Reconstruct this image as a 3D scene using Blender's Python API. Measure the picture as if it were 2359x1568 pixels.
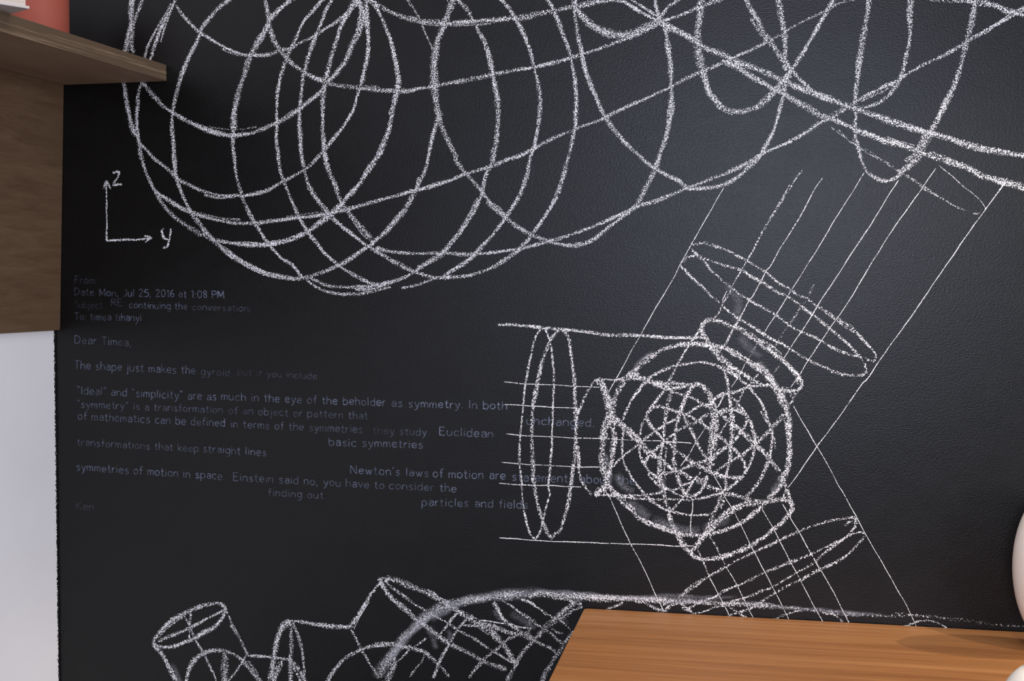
import bpy, bmesh, math, random
from mathutils import Vector, Matrix
random.seed(7)
for o in list(bpy.data.objects):
    bpy.data.objects.remove(o)
SC = bpy.context.scene
COL = SC.collection

# ---------------------------------------------------------------- camera
FPX, W, H = 3224.0, 2359.0, 1568.0
CAM = Vector((0.0, -3.30, 1.50))
YAW, PIT = math.radians(13.36), math.radians(2.256)
cd = bpy.data.cameras.new('camera')
cd.sensor_width = 36.0
cd.lens = FPX / W * 36.0
cd.clip_start = 0.05
cam = bpy.data.objects.new('camera', cd)
cam.location = CAM
cam.rotation_euler = (math.pi / 2 - PIT, 0, YAW)
COL.objects.link(cam)
SC.camera = cam

# ---------------------------------------------------------------- view, world, lights
SC.view_settings.view_transform = 'Standard'
SC.view_settings.look = 'None'
SC.view_settings.gamma = 1.0
SC.view_settings.use_curve_mapping = False
SC.view_settings.exposure = 0.0
SC.cycles.transparent_max_bounces = 48
wd = bpy.data.worlds.new('room_light')
SC.world = wd
wd.use_nodes = True
bg = wd.node_tree.nodes['Background']
bg.inputs[0].default_value = (0.90, 0.93, 1.0, 1)
bg.inputs[1].default_value = 0.17


def area(name, loc, target, sx, sy, power, col):
    ld = bpy.data.lights.new(name, 'AREA')
    ld.shape = 'RECTANGLE'
    ld.size, ld.size_y = sx, sy
    ld.energy = power
    ld.color = col
    o = bpy.data.objects.new(name, ld)
    o.location = loc
    o.rotation_euler = (Vector(target) - Vector(loc)).to_track_quat('-Z', 'Y').to_euler()
    COL.objects.link(o)
    return o


def spot(name, loc, target, power, col, ang=70, rad=0.014):
    ld = bpy.data.lights.new(name, 'SPOT')
    ld.energy = power
    ld.color = col
    ld.spot_size = math.radians(ang)
    ld.spot_blend = 0.6
    ld.shadow_soft_size = rad
    o = bpy.data.objects.new(name, ld)
    o.location = loc
    o.rotation_euler = (Vector(target) - Vector(loc)).to_track_quat('-Z', 'Y').to_euler()
    COL.objects.link(o)
    return o


# daylight window behind the camera, added side fill, soft ceiling panel, small warm ceiling spots at the right, added front spot
area('window_light', (-0.35, -6.6, 2.15), (-0.15, 0, 1.80), 1.9, 1.4, 108, (0.74, 0.80, 1.0))
area('side_fill_light', (4.2, -4.4, 2.0), (-0.7, 0, 1.3), 2.2, 1.8, 285, (0.93, 0.95, 1.0))  # soft fill added at the right to brighten chalk and left wall evenly
area('ceiling_panel_light', (-0.3, -1.15, 3.3), (-0.4, 0, 0.9), 2.6, 0.3, 22, (1.0, 0.94, 0.90))
spot('ceiling_spot_light', (1.9, -1.7, 3.0), (0.25, -0.3, 0.75), 190, (1.0, 0.86, 0.68), 50)
spot('ceiling_spot_light', (2.15, -0.12, 3.1), (0.25, -0.3, 0.75), 150, (1.0, 0.86, 0.68), 50)
spot('ceiling_spot_light', (0.2, -2.5, 3.0), (0.35, -0.3, 0.75), 75, (1.0, 0.86, 0.70), 46)  # added front fill, placed to brighten the vase from the camera side

# ---------------------------------------------------------------- pixel -> point on a plane of the room
R_ = Vector((math.cos(YAW), math.sin(YAW), 0))
F_ = Vector((-math.sin(YAW) * math.cos(PIT), math.cos(YAW) * math.cos(PIT), -math.sin(PIT)))
U_ = Vector((-math.sin(YAW) * math.sin(PIT), math.cos(YAW) * math.sin(PIT), math.cos(PIT)))


def ray(px, py):
    return F_ + R_ * ((px - W / 2) / FPX) + U_ * ((H / 2 - py) / FPX)


def on(axis, val, px, py):
    d = ray(px, py)
    return CAM + d * ((val - CAM[axis]) / d[axis])


def wall(px, py):
    return on(1, 0.0, px, py)


# ---------------------------------------------------------------- material helpers
class NT:
    def __init__(s, name):
        s.m = bpy.data.materials.new(name)
        s.m.use_nodes = True
        s.t = s.m.node_tree
        s.t.nodes.clear()
        s.out = s.t.nodes.new('ShaderNodeOutputMaterial')

    def n(s, typ, **kw):
        nd = s.t.nodes.new('ShaderNode' + typ)
        for k, v in kw.items():
            setattr(nd, k, v)
        return nd

    def l(s, a, b):
        s.t.links.new(a, b)

    def setin(s, sock, v):
        if isinstance(v, (int, float)):
            sock.default_value = v
        elif isinstance(v, tuple):
            sock.default_value = v
        else:
            s.l(v, sock)

    def math(s, op, a, b=0.0, clamp=False):
        nd = s.n('Math', operation=op, use_clamp=clamp)
        s.setin(nd.inputs[0], a)
        s.setin(nd.inputs[1], b)
        return nd.outputs[0]

    def noise(s, scale, detail=2.0, rough=0.5, vec=None, dist=0.0):
        nd = s.n('TexNoise')
        nd.inputs['Scale'].default_value = scale
        nd.inputs['Detail'].default_value = detail
        nd.inputs['Roughness'].default_value = rough
        nd.inputs['Distortion'].default_value = dist
        if vec is not None:
            s.l(vec, nd.inputs['Vector'])
        return nd.outputs['Fac']

    def coord(s, scale=(1, 1, 1), rot=(0, 0, 0)):
        tc = s.n('TexCoord')
        mp = s.n('Mapping')
        mp.inputs['Scale'].default_value = scale
        mp.inputs['Rotation'].default_value = rot
        s.l(tc.outputs['Object'], mp.inputs['Vector'])
        return mp.outputs['Vector']

    def ramp(s, fac, stops):
        nd = s.n('ValToRGB')
        e = nd.color_ramp.elements
        while len(e) < len(stops):
            e.new(0.5)
        for el, (p, c) in zip(e, stops):
            el.position = p
            el.color = (*c, 1) if len(c) == 3 else c
        s.l(fac, nd.inputs['Fac'])
        return nd.outputs['Color']

    def bump(s, h, strength, dist):
        nd = s.n('Bump')
        nd.inputs['Strength'].default_value = strength
        nd.inputs['Distance'].default_value = dist
        s.l(h, nd.inputs['Height'])
        return nd.outputs['Normal']

    def pbr(s, color, rough, spec=0.5, normal=None, **kw):
        b = s.n('BsdfPrincipled')
        s.setin(b.inputs['Base Color'], (*color, 1) if isinstance(color, tuple) else color)
        s.setin(b.inputs['Roughness'], rough)
        b.inputs['Specular IOR Level'].default_value = spec
        for k, v in kw.items():
            b.inputs[k.replace('_', ' ')].default_value = v
        if normal is not None:
            s.l(normal, b.inputs['Normal'])
        s.l(b.outputs[0], s.out.inputs['Surface'])
        return s.m


def mat_blackboard():
    t = NT('black_chalkboard_paint')
    v = t.coord((0.8, 1, 1.25))
    n1 = t.noise(250, 2.0, 0.55, v)
    n2 = t.noise(14, 3, 0.55, v)
    h = t.math('ADD', t.math('MULTIPLY', n1, 1.0), t.math('MULTIPLY', n2, 0.5))
    c = t.ramp(n2, [(0.3, (0.0014, 0.0013, 0.0014)), (0.7, (0.0024, 0.0023, 0.0025))])
    r = t.math('ADD', 0.29, t.math('MULTIPLY', n2, 0.06))
    return t.pbr(c, r, 0.33, t.bump(h, 0.15, 0.004))


def mat_white_wall():
    t = NT('white_wall_paint')
    v = t.coord()
    n1 = t.noise(160, 3, 0.6, v)
    n2 = t.noise(3, 2, 0.5, v)
    c = t.ramp(n2, [(0.3, (0.74, 0.72, 0.77)), (0.7, (0.79, 0.77, 0.81))])
    # thin black line of paint that bled round the corner (object y is the distance to the corner)
    tc = t.n('TexCoord')
    sp = t.n('SeparateXYZ')
    t.l(tc.outputs['Object'], sp.inputs[0])
    edge = t.math('ADD', sp.outputs['Y'], t.math('MULTIPLY', t.noise(220, 2, 0.5, v), 0.022))
    k = t.math('GREATER_THAN', edge, 0.004)
    mx = t.n('MixRGB')
    t.l(k, mx.inputs[0])
    t.l(c, mx.inputs[1])
    mx.inputs[2].default_value = (0.008, 0.009, 0.009, 1)
    return t.pbr(mx.outputs[0], 0.6, 0.3, t.bump(n1, 0.10, 0.003))


def mat_wood(name, dark, mid, light, scale, rot=(0, 0, 0), rough=0.45, spec=0.4, fine=1.0, streak=1.0):
    """grain runs along the local axis that `scale` stretches (small number)"""
    t = NT(name)
    v = t.coord(scale, rot)
    warp = t.noise(1.3, 2, 0.5, v)
    n1 = t.noise(5.0 * streak, 5, 0.62, v, 0.7)
    n2 = t.noise(28.0 * fine, 3, 0.6, v, 0.2)
    f = t.math('ADD', t.math('MULTIPLY', n1, 0.72), t.math('MULTIPLY', n2, 0.28))
    f = t.math('ADD', f, t.math('MULTIPLY', t.math('SUBTRACT', warp, 0.5), 0.35))
    c = t.ramp(f, [(0.30, dark), (0.5, mid), (0.68, light)])
    return t.pbr(c, rough, spec, t.bump(f, 0.06, 0.002))


def mat_edge_wood():
    t = NT('streaky_wood_edge')
    v = t.coord((1, 0.014, 1.0), (math.radians(0.4), 0, 0))
    n1 = t.noise(62, 3, 0.55, v, 0.5)
    n2 = t.noise(170, 3, 0.6, v, 0.3)
    n3 = t.noise(330, 2, 0.5, t.coord((1, 0.05, 1), (math.radians(-2.2), 0, 0)))
    band = t.math('MULTIPLY', t.math('SUBTRACT', n1, 0.40), 3.2, True)
    f = t.math('ADD', t.math('MULTIPLY', n2, 0.45), t.math('MULTIPLY', t.math('MULTIPLY', n3, band), 0.75))
    c = t.ramp(f, [(0.26, (0.10, 0.066, 0.042)), (0.40, (0.19, 0.132, 0.086)), (0.52, (0.30, 0.225, 0.16)), (0.66, (0.56, 0.45, 0.35))])
    return t.pbr(c, 0.6, 0.3, t.bump(f, 0.2, 0.002))


def mat_plain(name, color, rough, spec=0.5, var=0.06, bump=0.0):
    t = NT(name)
    v = t.coord()
    n = t.noise(12, 3, 0.6, v)
    lo = tuple(x * (1 - var) for x in color)
    hi = tuple(min(1, x * (1 + var)) for x in color)
    c = t.ramp(n, [(0.3, lo), (0.7, hi)])
    nb = t.bump(t.noise(150, 2, 0.5, v), bump, 0.002) if bump else None
    return t.pbr(c, rough, spec, nb)


def mat_pages():
    t = NT('book_page_edges')
    wv = t.n('TexNoise')
    wv.inputs['Scale'].default_value = 30
    wv.inputs['Detail'].default_value = 3
    t.l(t.coord((0.1, 0.1, 40)), wv.inputs['Vector'])
    c = t.ramp(wv.outputs['Fac'], [(0.3, (0.46, 0.39, 0.34)), (0.7, (0.58, 0.51, 0.46))])
    return t.pbr(c, 0.8, 0.2)


def mat_chalk():
    """grainy chalk: `press` is the coverage, `across` runs -1..1 over the stroke, `tone` the opacity"""
    t = NT('white_chalk')
    at = lambda nm: t.n('Attribute', attribute_name=nm).outputs['Fac']
    v = t.coord()
    n1 = t.noise(420, 1.0, 0.5, v, 0.5)
    n2 = t.noise(30, 2, 0.5, v)
    a = t.math('ABSOLUTE', at('across'))
    edge = t.math('MULTIPLY', t.math('POWER', a, 2.0), 0.78)
    cov = t.math('MULTIPLY', at('press'), t.math('SUBTRACT', 1.0, edge))
    cov = t.math('MULTIPLY', cov, t.math('ADD', 0.80, t.math('MULTIPLY', n2, 0.40)))
    th = t.math('ADD', 0.5, t.math('MULTIPLY', t.math('SUBTRACT', 0.5, cov), 0.42))
    al = t.math('MULTIPLY', t.math('SUBTRACT', n1, th), 10.0)
    al = t.math('ADD', al, 0.45, True)
    al = t.math('MULTIPLY', al, at('tone'), True)
    d = t.n('BsdfDiffuse')
    d.inputs['Color'].default_value = (0.72, 0.71, 0.75, 1)
    tr = t.n('BsdfTransparent')
    mx = t.n('MixShader')
    t.l(al, mx.inputs[0])
    t.l(tr.outputs[0], mx.inputs[1])
    t.l(d.outputs[0], mx.inputs[2])
    t.l(mx.outputs[0], t.out.inputs['Surface'])
    return t.m


def mat_smear(name, col, soft=1.4):
    t = NT(name)
    at = lambda nm: t.n('Attribute', attribute_name=nm).outputs['Fac']
    v = t.coord()
    n1 = t.noise(360, 2, 0.6, v)
    n2 = t.noise(34, 2, 0.5, v)
    a = t.math('ABSOLUTE', at('across'))
    body = t.math('POWER', t.math('SUBTRACT', 1.0, t.math('POWER', a, 1.7), True), soft)
    g = t.math('ADD', t.math('MULTIPLY', t.math('SUBTRACT', n1, 0.33), 3.0), 0.0, True)
    g = t.math('MULTIPLY', g, t.math('ADD', 0.35, n2))
    al = t.math('MULTIPLY', t.math('MULTIPLY', body, g), at('tone'), True)
    d = t.n('BsdfDiffuse')
    d.inputs['Color'].default_value = col
    tr = t.n('BsdfTransparent')
    mx = t.n('MixShader')
    t.l(al, mx.inputs[0])
    t.l(tr.outputs[0], mx.inputs[1])
    t.l(d.outputs[0], mx.inputs[2])
    t.l(mx.outputs[0], t.out.inputs['Surface'])
    return t.m


M_BLACK = mat_blackboard()
M_WHITE = mat_white_wall()
M_DESK = mat_wood('honey_wood_desk', (0.205, 0.080, 0.026), (0.305, 0.130, 0.044), (0.385, 0.180, 0.068), (0.28, 9.0, 9.0), rough=0.42, spec=0.35)
M_PANEL = mat_wood('brown_wood_panel', (0.082, 0.046, 0.026), (0.106, 0.063, 0.037), (0.128, 0.080, 0.048), (3, 1.1, 11.0), (math.radians(-8), 0, 0), rough=0.6, spec=0.25)
M_SHELF = mat_wood('brown_wood_shelf', (0.26, 0.17, 0.115), (0.31, 0.21, 0.145), (0.36, 0.25, 0.175), (4, 0.6, 4.0), rough=0.6, spec=0.25)
M_EDGE = mat_edge_wood()
M_CHALK = mat_chalk()
M_SMEAR = mat_smear('rubbed_chalk_dust', (0.62, 0.63, 0.72, 1))
M_PALE = mat_smear('faded_blue_chalk', (0.46, 0.52, 0.78, 1), 0.6)
M_CERAMIC = mat_plain('white_glazed_ceramic', (0.90, 0.84, 0.78), 0.25, 0.5, 0.03)
M_PINK = mat_plain('pinkish_red_glaze', (0.28, 0.068, 0.048), 0.6, 0.2, 0.06, 0.05)
M_COVER = mat_plain('white_book_board', (0.50, 0.455, 0.445), 0.6, 0.3, 0.03)
M_PAGES = mat_pages()
M_FLOOR = mat_plain('grey_floor', (0.20, 0.18, 0.165), 0.5, 0.4, 0.1)
M_LEG = mat_plain('dark_metal', (0.03, 0.03, 0.03), 0.4, 0.5)


# ---------------------------------------------------------------- object helpers
def obj(name, me, mat, parent=None, base=None):
    """link a mesh whose coordinates are world coordinates; base = its origin"""
    o = bpy.data.objects.new(name, me)
    COL.objects.link(o)
    b = Vector(base) if base is not None else (parent.location.copy() if parent else Vector((0, 0, 0)))
    if b.length > 0:
        me.transform(Matrix.Translation(-b))
    if parent:
        o.parent = parent
        o.location = b - parent.location
    else:
        o.location = b
    if mat:
        for m in (mat if isinstance(mat, (list, tuple)) else [mat]):
            me.materials.append(m)
    return o


def thing(name, label, cat, loc=(0, 0, 0), group=None):
    o = bpy.data.objects.new(name, None)
    o.empty_display_size = 0.05
    o.location = loc
    COL.objects.link(o)
    return tag(o, label, cat, group)


def tag(o, label, cat, group=None):
    o['label'] = label
    o['category'] = cat
    if group:
        o['group'] = group
    return o


def mesh_from(verts, faces, name='mesh'):
    me = bpy.data.meshes.new(name)
    me.from_pydata([tuple(v) for v in verts], [], faces)
    me.update()
    return me


def prism(poly, z0, z1, bevel=0.0, seg=2):
    """extrude a polygon given as (x, y) from z0 to z1"""
    bm = bmesh.new()
    lo = [bm.verts.new((x, y, z0)) for x, y in poly]
    hi = [bm.verts.new((x, y, z1)) for x, y in poly]
    n = len(poly)
    bm.faces.new(lo[::-1])
    bm.faces.new(hi)
    for i in range(n):
        bm.faces.new((lo[i], lo[(i + 1) % n], hi[(i + 1) % n], hi[i]))
    bmesh.ops.recalc_face_normals(bm, faces=bm.faces)
    if bevel:
        bmesh.ops.bevel(bm, geom=list(bm.edges), offset=bevel, segments=seg, profile=0.5, affect='EDGES')
    me = bpy.data.meshes.new('mesh')
    bm.to_mesh(me)
    bm.free()
    return me


def hexa(p, bevel=0.0):
    """box from 8 corners: 4 of the bottom, then 4 of the top, both in the same turn"""
    bm = bmesh.new()
    v = [bm.verts.new(tuple(q)) for q in p]
    for f in ((3, 2, 1, 0), (4, 5, 6, 7), (0, 1, 5, 4), (1, 2, 6, 5), (2, 3, 7, 6), (3, 0, 4, 7)):
        bm.faces.new([v[i] for i in f])
    bmesh.ops.recalc_face_normals(bm, faces=bm.faces)
    if bevel:
        bmesh.ops.bevel(bm, geom=list(bm.edges), offset=bevel, segments=2, profile=0.5, affect='EDGES')
    me = bpy.data.meshes.new('mesh')
    bm.to_mesh(me)
    bm.free()
    return me


def box(x0, x1, y0, y1, z0, z1, bevel=0.0):
    return hexa([(x0, y0, z0), (x1, y0, z0), (x1, y1, z0), (x0, y1, z0), (x0, y0, z1), (x1, y0, z1), (x1, y1, z1), (x0, y1, z1)], bevel)


def lathe(profile, c, seg=96):
    """profile: (r, z) from bottom to top, closed on the axis where r = 0"""
    vs, fs = [], []
    for r, z in profile:
        for k in range(seg):
            a = 2 * math.pi * k / seg
            vs.append((c[0] + r * math.cos(a), c[1] + r * math.sin(a), c[2] + z))
    for i in range(len(profile) - 1):
        for k in range(seg):
            fs.append((i * seg + k, i * seg + (k + 1) % seg, (i + 1) * seg + (k + 1) % seg, (i + 1) * seg + k))
    me = mesh_from(vs, fs)
    bm = bmesh.new()
    bm.from_mesh(me)
    bmesh.ops.remove_doubles(bm, verts=bm.verts, dist=1e-5)
    bmesh.ops.recalc_face_normals(bm, faces=bm.faces)
    for f in bm.faces:
        f.smooth = True
    bm.to_mesh(me)
    bm.free()
    return me


# ---------------------------------------------------------------- the setting
XW = wall(132.5, 1150).x            # plane of the white left wall
ZT = 2.95
o = obj('wall_back', box(XW, 2.6, 0.0, 0.12, 0.0, ZT), M_BLACK)
o['kind'] = 'structure'
o = obj('wall_left', box(XW - 0.12, XW, -7.2, 0.0, 0.0, ZT), M_WHITE)
o['kind'] = 'structure'
o = obj('floor', box(XW - 0.12, 2.6, -7.2, 0.12, -0.1, 0.0), M_FLOOR)
o['kind'] = 'structure'

# ---------------------------------------------------------------- wooden wall shelf at the left
pt, pb = wall(148, 197), wall(139.5, 760)
xe = wall(384, 168).x               # free long edge of the board
zb, zt_ = wall(384, 187).z, wall(384, 149.5).z
LS = -2.6                            # how far the shelf runs towards the room
sh = thing('wall_shelf', 'brown wooden wall shelf with a back panel, top left above the white wall', 'shelf', (XW, 0, pb.z))
yb = -0.001
obj('shelf_board', hexa([(XW, LS, zb), (xe - 0.004, LS, zb), (xe - 0.004, yb, zb), (XW, yb, zb),
                         (XW, LS, zt_), (xe - 0.004, LS, zt_), (xe - 0.004, yb, zt_), (XW, yb, zt_)], 0.0008), M_SHELF, sh)
obj('edge_band', box(xe - 0.004, xe, LS, yb, zb, zt_, 0.0008), M_EDGE, sh)['label'] = 'streaky wood edge band of the shelf'
obj('back_panel', hexa([(XW, LS, pb.z), (pb.x, LS, pb.z), (pb.x, yb, pb.z), (XW, yb, pb.z),
                        (XW, LS, zb), (pt.x, LS, zb), (pt.x, yb, zb), (XW, yb, zb)], 0.0015), M_PANEL, sh)

# things on the shelf
c1, c0, c2 = on(2, zt_, 68.5, 21), on(2, zt_, 0, 10.0), on(2, zt_, 38, 29)
u = (c0 - c1).normalized()          # along the front edge of the book, towards the room
w = (c2 - c1).normalized()          # over the shelf
BL, BW, CT = 0.30, 0.21, 0.0062
bk = thing('book', 'white book lying flat over the shelf edge, top left corner', 'book', tuple(c1 + u * BL / 2 + w * BW / 2))


def slab(a0, a1, b0, b1, z0, z1, bev):
    q = [c1 + u * a + w * b for a, b in ((a0, b0), (a1, b0), (a1, b1), (a0, b1))]
    return hexa([(p.x, p.y, zt_ + z0) for p in q] + [(p.x, p.y, zt_ + z1) for p in q], bev)


obj('cover_board', slab(0, BL, 0, BW, 0.0003, CT, 0.0012), M_COVER, bk)
obj('page_block', slab(0.006, BL - 0.004, 0.005, BW - 0.002, CT, CT + 0.034, 0.0006), M_PAGES, bk)
obj('cover_board', slab(0, BL, 0, BW, CT + 0.034, 2 * CT + 0.034, 0.0012), M_COVER, bk)
obj('spine', slab(0.0, BL, BW - 0.002, BW + 0.003, 0.0003, 2 * CT + 0.034, 0.0012), M_COVER, bk)

r_p = 0.072
yp = -0.21
q = on(1, yp, 160, 40)
dd = (Vector((q.x, q.y)) - Vector((CAM.x, CAM.y))).normalized()
pc = (q.x - dd.y * r_p, q.y + dd.x * r_p)      # the sight line grazes the pot
tag(obj('pot', lathe([(0, 0.0005), (r_p * 0.97, 0.0005), (r_p, 0.004), (r_p, 0.145), (r_p * 0.97, 0.15), (r_p * 0.92, 0.148), (r_p * 0.9, 0.02), (0, 0.018)],
                     (pc[0], pc[1], zt_)), M_PINK, base=(pc[0], pc[1], zt_)),
    'pinkish red round pot standing on the shelf behind the white book', 'pot')

# ---------------------------------------------------------------- desk and what stands on it
YB = -0.006
zd = on(1, YB, 1855, 1428).z
d0 = on(2, zd, 1349, 1399)
d1 = on(2, zd, 1264, 1568)
dv = (d1 - d0).normalized()
dpt = 0.72
fl = d0 + dv * (dpt / -dv.y)
dk = thing('desk', 'honey coloured wooden desk against the black wall, bottom right', 'desk', ((fl.x + 1.6) / 2, -0.38, 0))
cr = 0.010
poly = [(d0.x + cr, YB), (d0.x + cr * 0.35, YB - cr * 0.2), (d0.x - 0.001, YB - cr), (fl.x, fl.y), (1.6, fl.y), (1.6, YB)]
obj('desk_top', prism(poly, zd - 0.028, zd, 0.0012), M_DESK, dk)
for lx, ly in ((d0.x + 0.12, -0.10), (d0.x + 0.02, -0.62), (1.5, -0.10), (1.5, -0.62)):
    obj('leg', box(lx - 0.02, lx + 0.02, ly - 0.02, ly + 0.02, 0.0, zd - 0.028, 0.002), M_LEG, dk)


def place_round(cx, cy_bottom):
    return on(2, zd, cx, cy_bottom)


def sil(name, label, cat, cpx, cpy, hw, hh, bot, prof):
    """a turned body whose outline is an ellipse hw x hh pixels about (cpx, cpy)"""
    p = on(2, zd, cpx, bot)
    dist = (p - CAM).dot(F_)
    s = dist / FPX
    rr, hz = hw * s, hh * s
    zc = on(1, p.y, cpx, cpy).z - zd
    pr = prof(rr, hz, zc)
    return tag(obj(name, lathe(pr, (p.x, p.y, zd)), M_CERAMIC, base=(p.x, p.y, zd)), label, cat)


def egg(rr, hz, zc):
    pr = [(0, 0.0004)]
    foot = None
    N = 40
    for i in range(N + 1):
        a = -math.pi / 2 + math.pi * i / N
        r, z = rr * math.cos(a), zc + hz * math.sin(a)
        if z < 0.0006 or (i < N / 2 and r < rr * 0.42):
            continue
        if i > N / 2 and r < rr * 0.34:
            break
        if foot is None:
            foot = True
            pr.append((r, 0.0004))
        pr.append((r, z))
    r, z = pr[-1]
    pr += [(r * 1.02, z + 0.006), (r * 0.86, z + 0.004), (r * 0.84, z - 0.03), (0, z - 0.05)]
    return pr


sil('vase', 'tall white egg-shaped vase at the right edge of the frame', 'vase', 2433, 1307, 98, 187, 1497, egg)
sil('bowl', 'low round white pot in the bottom right corner of the desk', 'pot', 2408, 1640, 104, 118, 1735, egg)

# ---------------------------------------------------------------- chalk on the wall
# each stroke is a thin ribbon lying on the wall; its points come from zoomed tiles of the wall
TILE = dict(A=(280, 0, 4), B=(280, 340, 4), C=(800, 0, 4), D=(800, 340, 4), E=(1300, 0, 4), F=(1300, 300, 4), G=(1771, 0, 4),
            H=(1771, 300, 4), I=(1130, 700, 6.0077), J=(1130, 960, 6.0077), K=(1380, 720, 6.0077), L=(1380, 940, 6.0077),
            M=(1660, 640, 6.0077), N=(1600, 860, 6.0077), O=(1500, 1080, 4), P=(1130, 1176, 4), Q=(800, 1300, 6.0077),
            R=(340, 1307, 6.0077), S=(600, 1307, 6.0077), T=(1000, 1330, 6.588), V=(140, 370, 6.0077), W=(1130, 1040, 6.0077), Z=(0, 0, 1))
LAYER = [0]
SLAB = [0]                            # every drawing has its own thin layer of chalk


def parse(s):
    pts, t = [], 'Z'
    for tok in s.split():
        if tok in TILE:
            t = tok
            continue
        x, y = tok.split(',')
        a, b, k = TILE[t]
        pts.append((a + float(x) / k, b + float(y) / k))
    return pts


def unfold(p):
    """drop points that step back where one tile hands over to the next"""
    def turn(i):
        ax, ay, bx, by = p[i][0] - p[i - 1][0], p[i][1] - p[i - 1][1], p[i + 1][0] - p[i][0], p[i + 1][1] - p[i][1]
        return (ax * bx + ay * by) / (math.hypot(ax, ay) * math.hypot(bx, by) + 1e-9)
    i = 1
    while i < len(p) - 2:
        if turn(i) < -0.3 and turn(i + 1) < -0.3:
            del p[i]
            i = max(1, i - 1)
        else:
            i += 1
    return p


def catmull(pts, step=4.0):
    if len(pts) < 3:
        n = max(2, int(math.dist(pts[0], pts[-1]) / step) + 1)
        return [(pts[0][0] + (pts[-1][0] - pts[0][0]) * i / (n - 1), pts[0][1] + (pts[-1][1] - pts[0][1]) * i / (n - 1)) for i in range(n)]
    closed = math.dist(pts[0], pts[-1]) < 1e-6
    P = ([pts[-2]] + pts + [pts[1]]) if closed else ([pts[0]] + pts + [pts[-1]])
    out = []
    for i in range(1, len(P) - 2):
        p0, p1, p2, p3 = P[i - 1], P[i], P[i + 1], P[i + 2]
        # centripetal form keeps the curve from looping between uneven points
        d1, d2, d3 = (max(1e-4, math.dist(p0, p1)) ** 0.5, max(1e-4, math.dist(p1, p2)) ** 0.5, max(1e-4, math.dist(p2, p3)) ** 0.5)
        m = max(1, int(math.dist(p1, p2) / step))
        for k in range(m):
            t = k / m
            res = []
            for c in (0, 1):
                m1 = (p2[c] - p1[c]) if d1 < 0.02 else (p2[c] - p1[c]) + d2 * ((p1[c] - p0[c]) / d1 - (p2[c] - p0[c]) / (d1 + d2))
                m2 = (p2[c] - p1[c]) if d3 < 0.02 else (p2[c] - p1[c]) + d2 * ((p3[c] - p2[c]) / d3 - (p3[c] - p1[c]) / (d2 + d3))
                a = 2 * (p1[c] - p2[c]) + m1 + m2
                b = -3 * (p1[c] - p2[c]) - 2 * m1 - m2
                res.append(a * t ** 3 + b * t ** 2 + m1 * t + p1[c])
            out.append(tuple(res))
    out.append(pts[-1])
    return out


def past_frame(pts):
    """carry a stroke that leaves the picture a little further"""
    pts = list(pts)
    for end in (0, -1):
        x, y = pts[end]
        if y < 4 or y > 1562 or x < 3 or x > 2354:
            x2, y2 = pts[1 if end == 0 else -2]
            d = math.dist((x, y), (x2, y2))
            if d > 1e-3:
                q = (x + (x - x2) / d * 45, y + (y - y2) / d * 45)
                pts.insert(0, q) if end == 0 else pts.append(q)
    return pts


class Ribbon:
    def __init__(s):
        s.v, s.f, s.ac, s.pr, s.to = [], [], [], [], []

    def add(s, pts, w, press, tone=1.0, step=4.0, wob=0.5, smooth=True, taper=True, off=0.0):
        if smooth:
            pts = catmull(pts, step)
        n = len(pts)
        if n < 2:
            return
        LAYER[0] += 1
        y = -0.0003 - SLAB[0] * 0.0004 - (LAYER[0] % 50) * 7e-6
        ph = [random.uniform(0, 6.28) for _ in range(4)]
        b = len(s.v)
        L = 0.0
        for i, (x, yy) in enumerate(pts):
            x0, y0 = pts[max(0, i - 1)]
            x1, y1 = pts[min(n - 1, i + 1)]
            tx, ty = x1 - x0, y1 - y0
            d = math.hypot(tx, ty) or 1.0
            nx, ny = -ty / d, tx / d
            if i:
                L += math.dist(pts[i], pts[i - 1])
            hw = 0.5 * w * (1 + 0.16 * math.sin(L / 31 + ph[0]) + 0.10 * math.sin(L / 11 + ph[1]))
            if taper and (i == 0 or i == n - 1):
                hw *= 0.7
            lat = off + wob * (math.sin(L / 23 + ph[2]) + 0.6 * math.sin(L / 9 + ph[3]))
            p = press * (1 + 0.10 * math.sin(L / 47 + ph[1]))
            for sgn in (-1, 1):
                q = on(1, y, x + nx * (lat + sgn * hw), yy + ny * (lat + sgn * hw))
                s.v.append(q)
                s.ac.append(float(sgn))
                s.pr.append(p)
                s.to.append(tone)
            if i:
                k = b + 2 * i
                s.f.append((k - 2, k - 1, k + 1, k))

    def build(s, name, mat, parent):
        me = mesh_from(s.v, s.f)
        for nm, dat in (('across', s.ac), ('press', s.pr), ('tone', s.to)):
            a = me.attributes.new(nm, 'FLOAT', 'POINT')
            a.data.foreach_set('value', dat)
        return obj(name, me, mat, parent)


def base_of(specs):
    xs = [p for sp in specs for p in sp]
    return wall(sum(p[0] for p in xs) / len(xs), sum(p[1] for p in xs) / len(xs))


def drawing(label, rows, part='chalk_line'):
    """rows of 'width press [tone] | points'"""
    SLAB[0] += 1
    items = []
    for row in rows.strip().splitlines():
        row = row.strip()
        if not row or row.startswith('#'):
            continue
        head, body = row.split('|')
        items.append(([float(x) for x in head.split()], unfold(parse(body))))
    b = base_of([p for _, p in items])
    t = thing('chalk_drawing', label, 'drawing', (b.x, -0.0004, b.z))
    for hd, pts in items:
        w, pr = hd[0], hd[1]
        to = hd[2] if len(hd) > 2 else 1.0
        r = Ribbon()
        pts = past_frame(pts)
        if w < 3.4:
            r.add(pts, w * 0.85, pr + 0.22, to * 0.85, 4, 0.4)
        else:
            r.add(pts, w * 1.36, pr - 0.09, to)
        r.build(part, M_CHALK, t)
    return t


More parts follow.
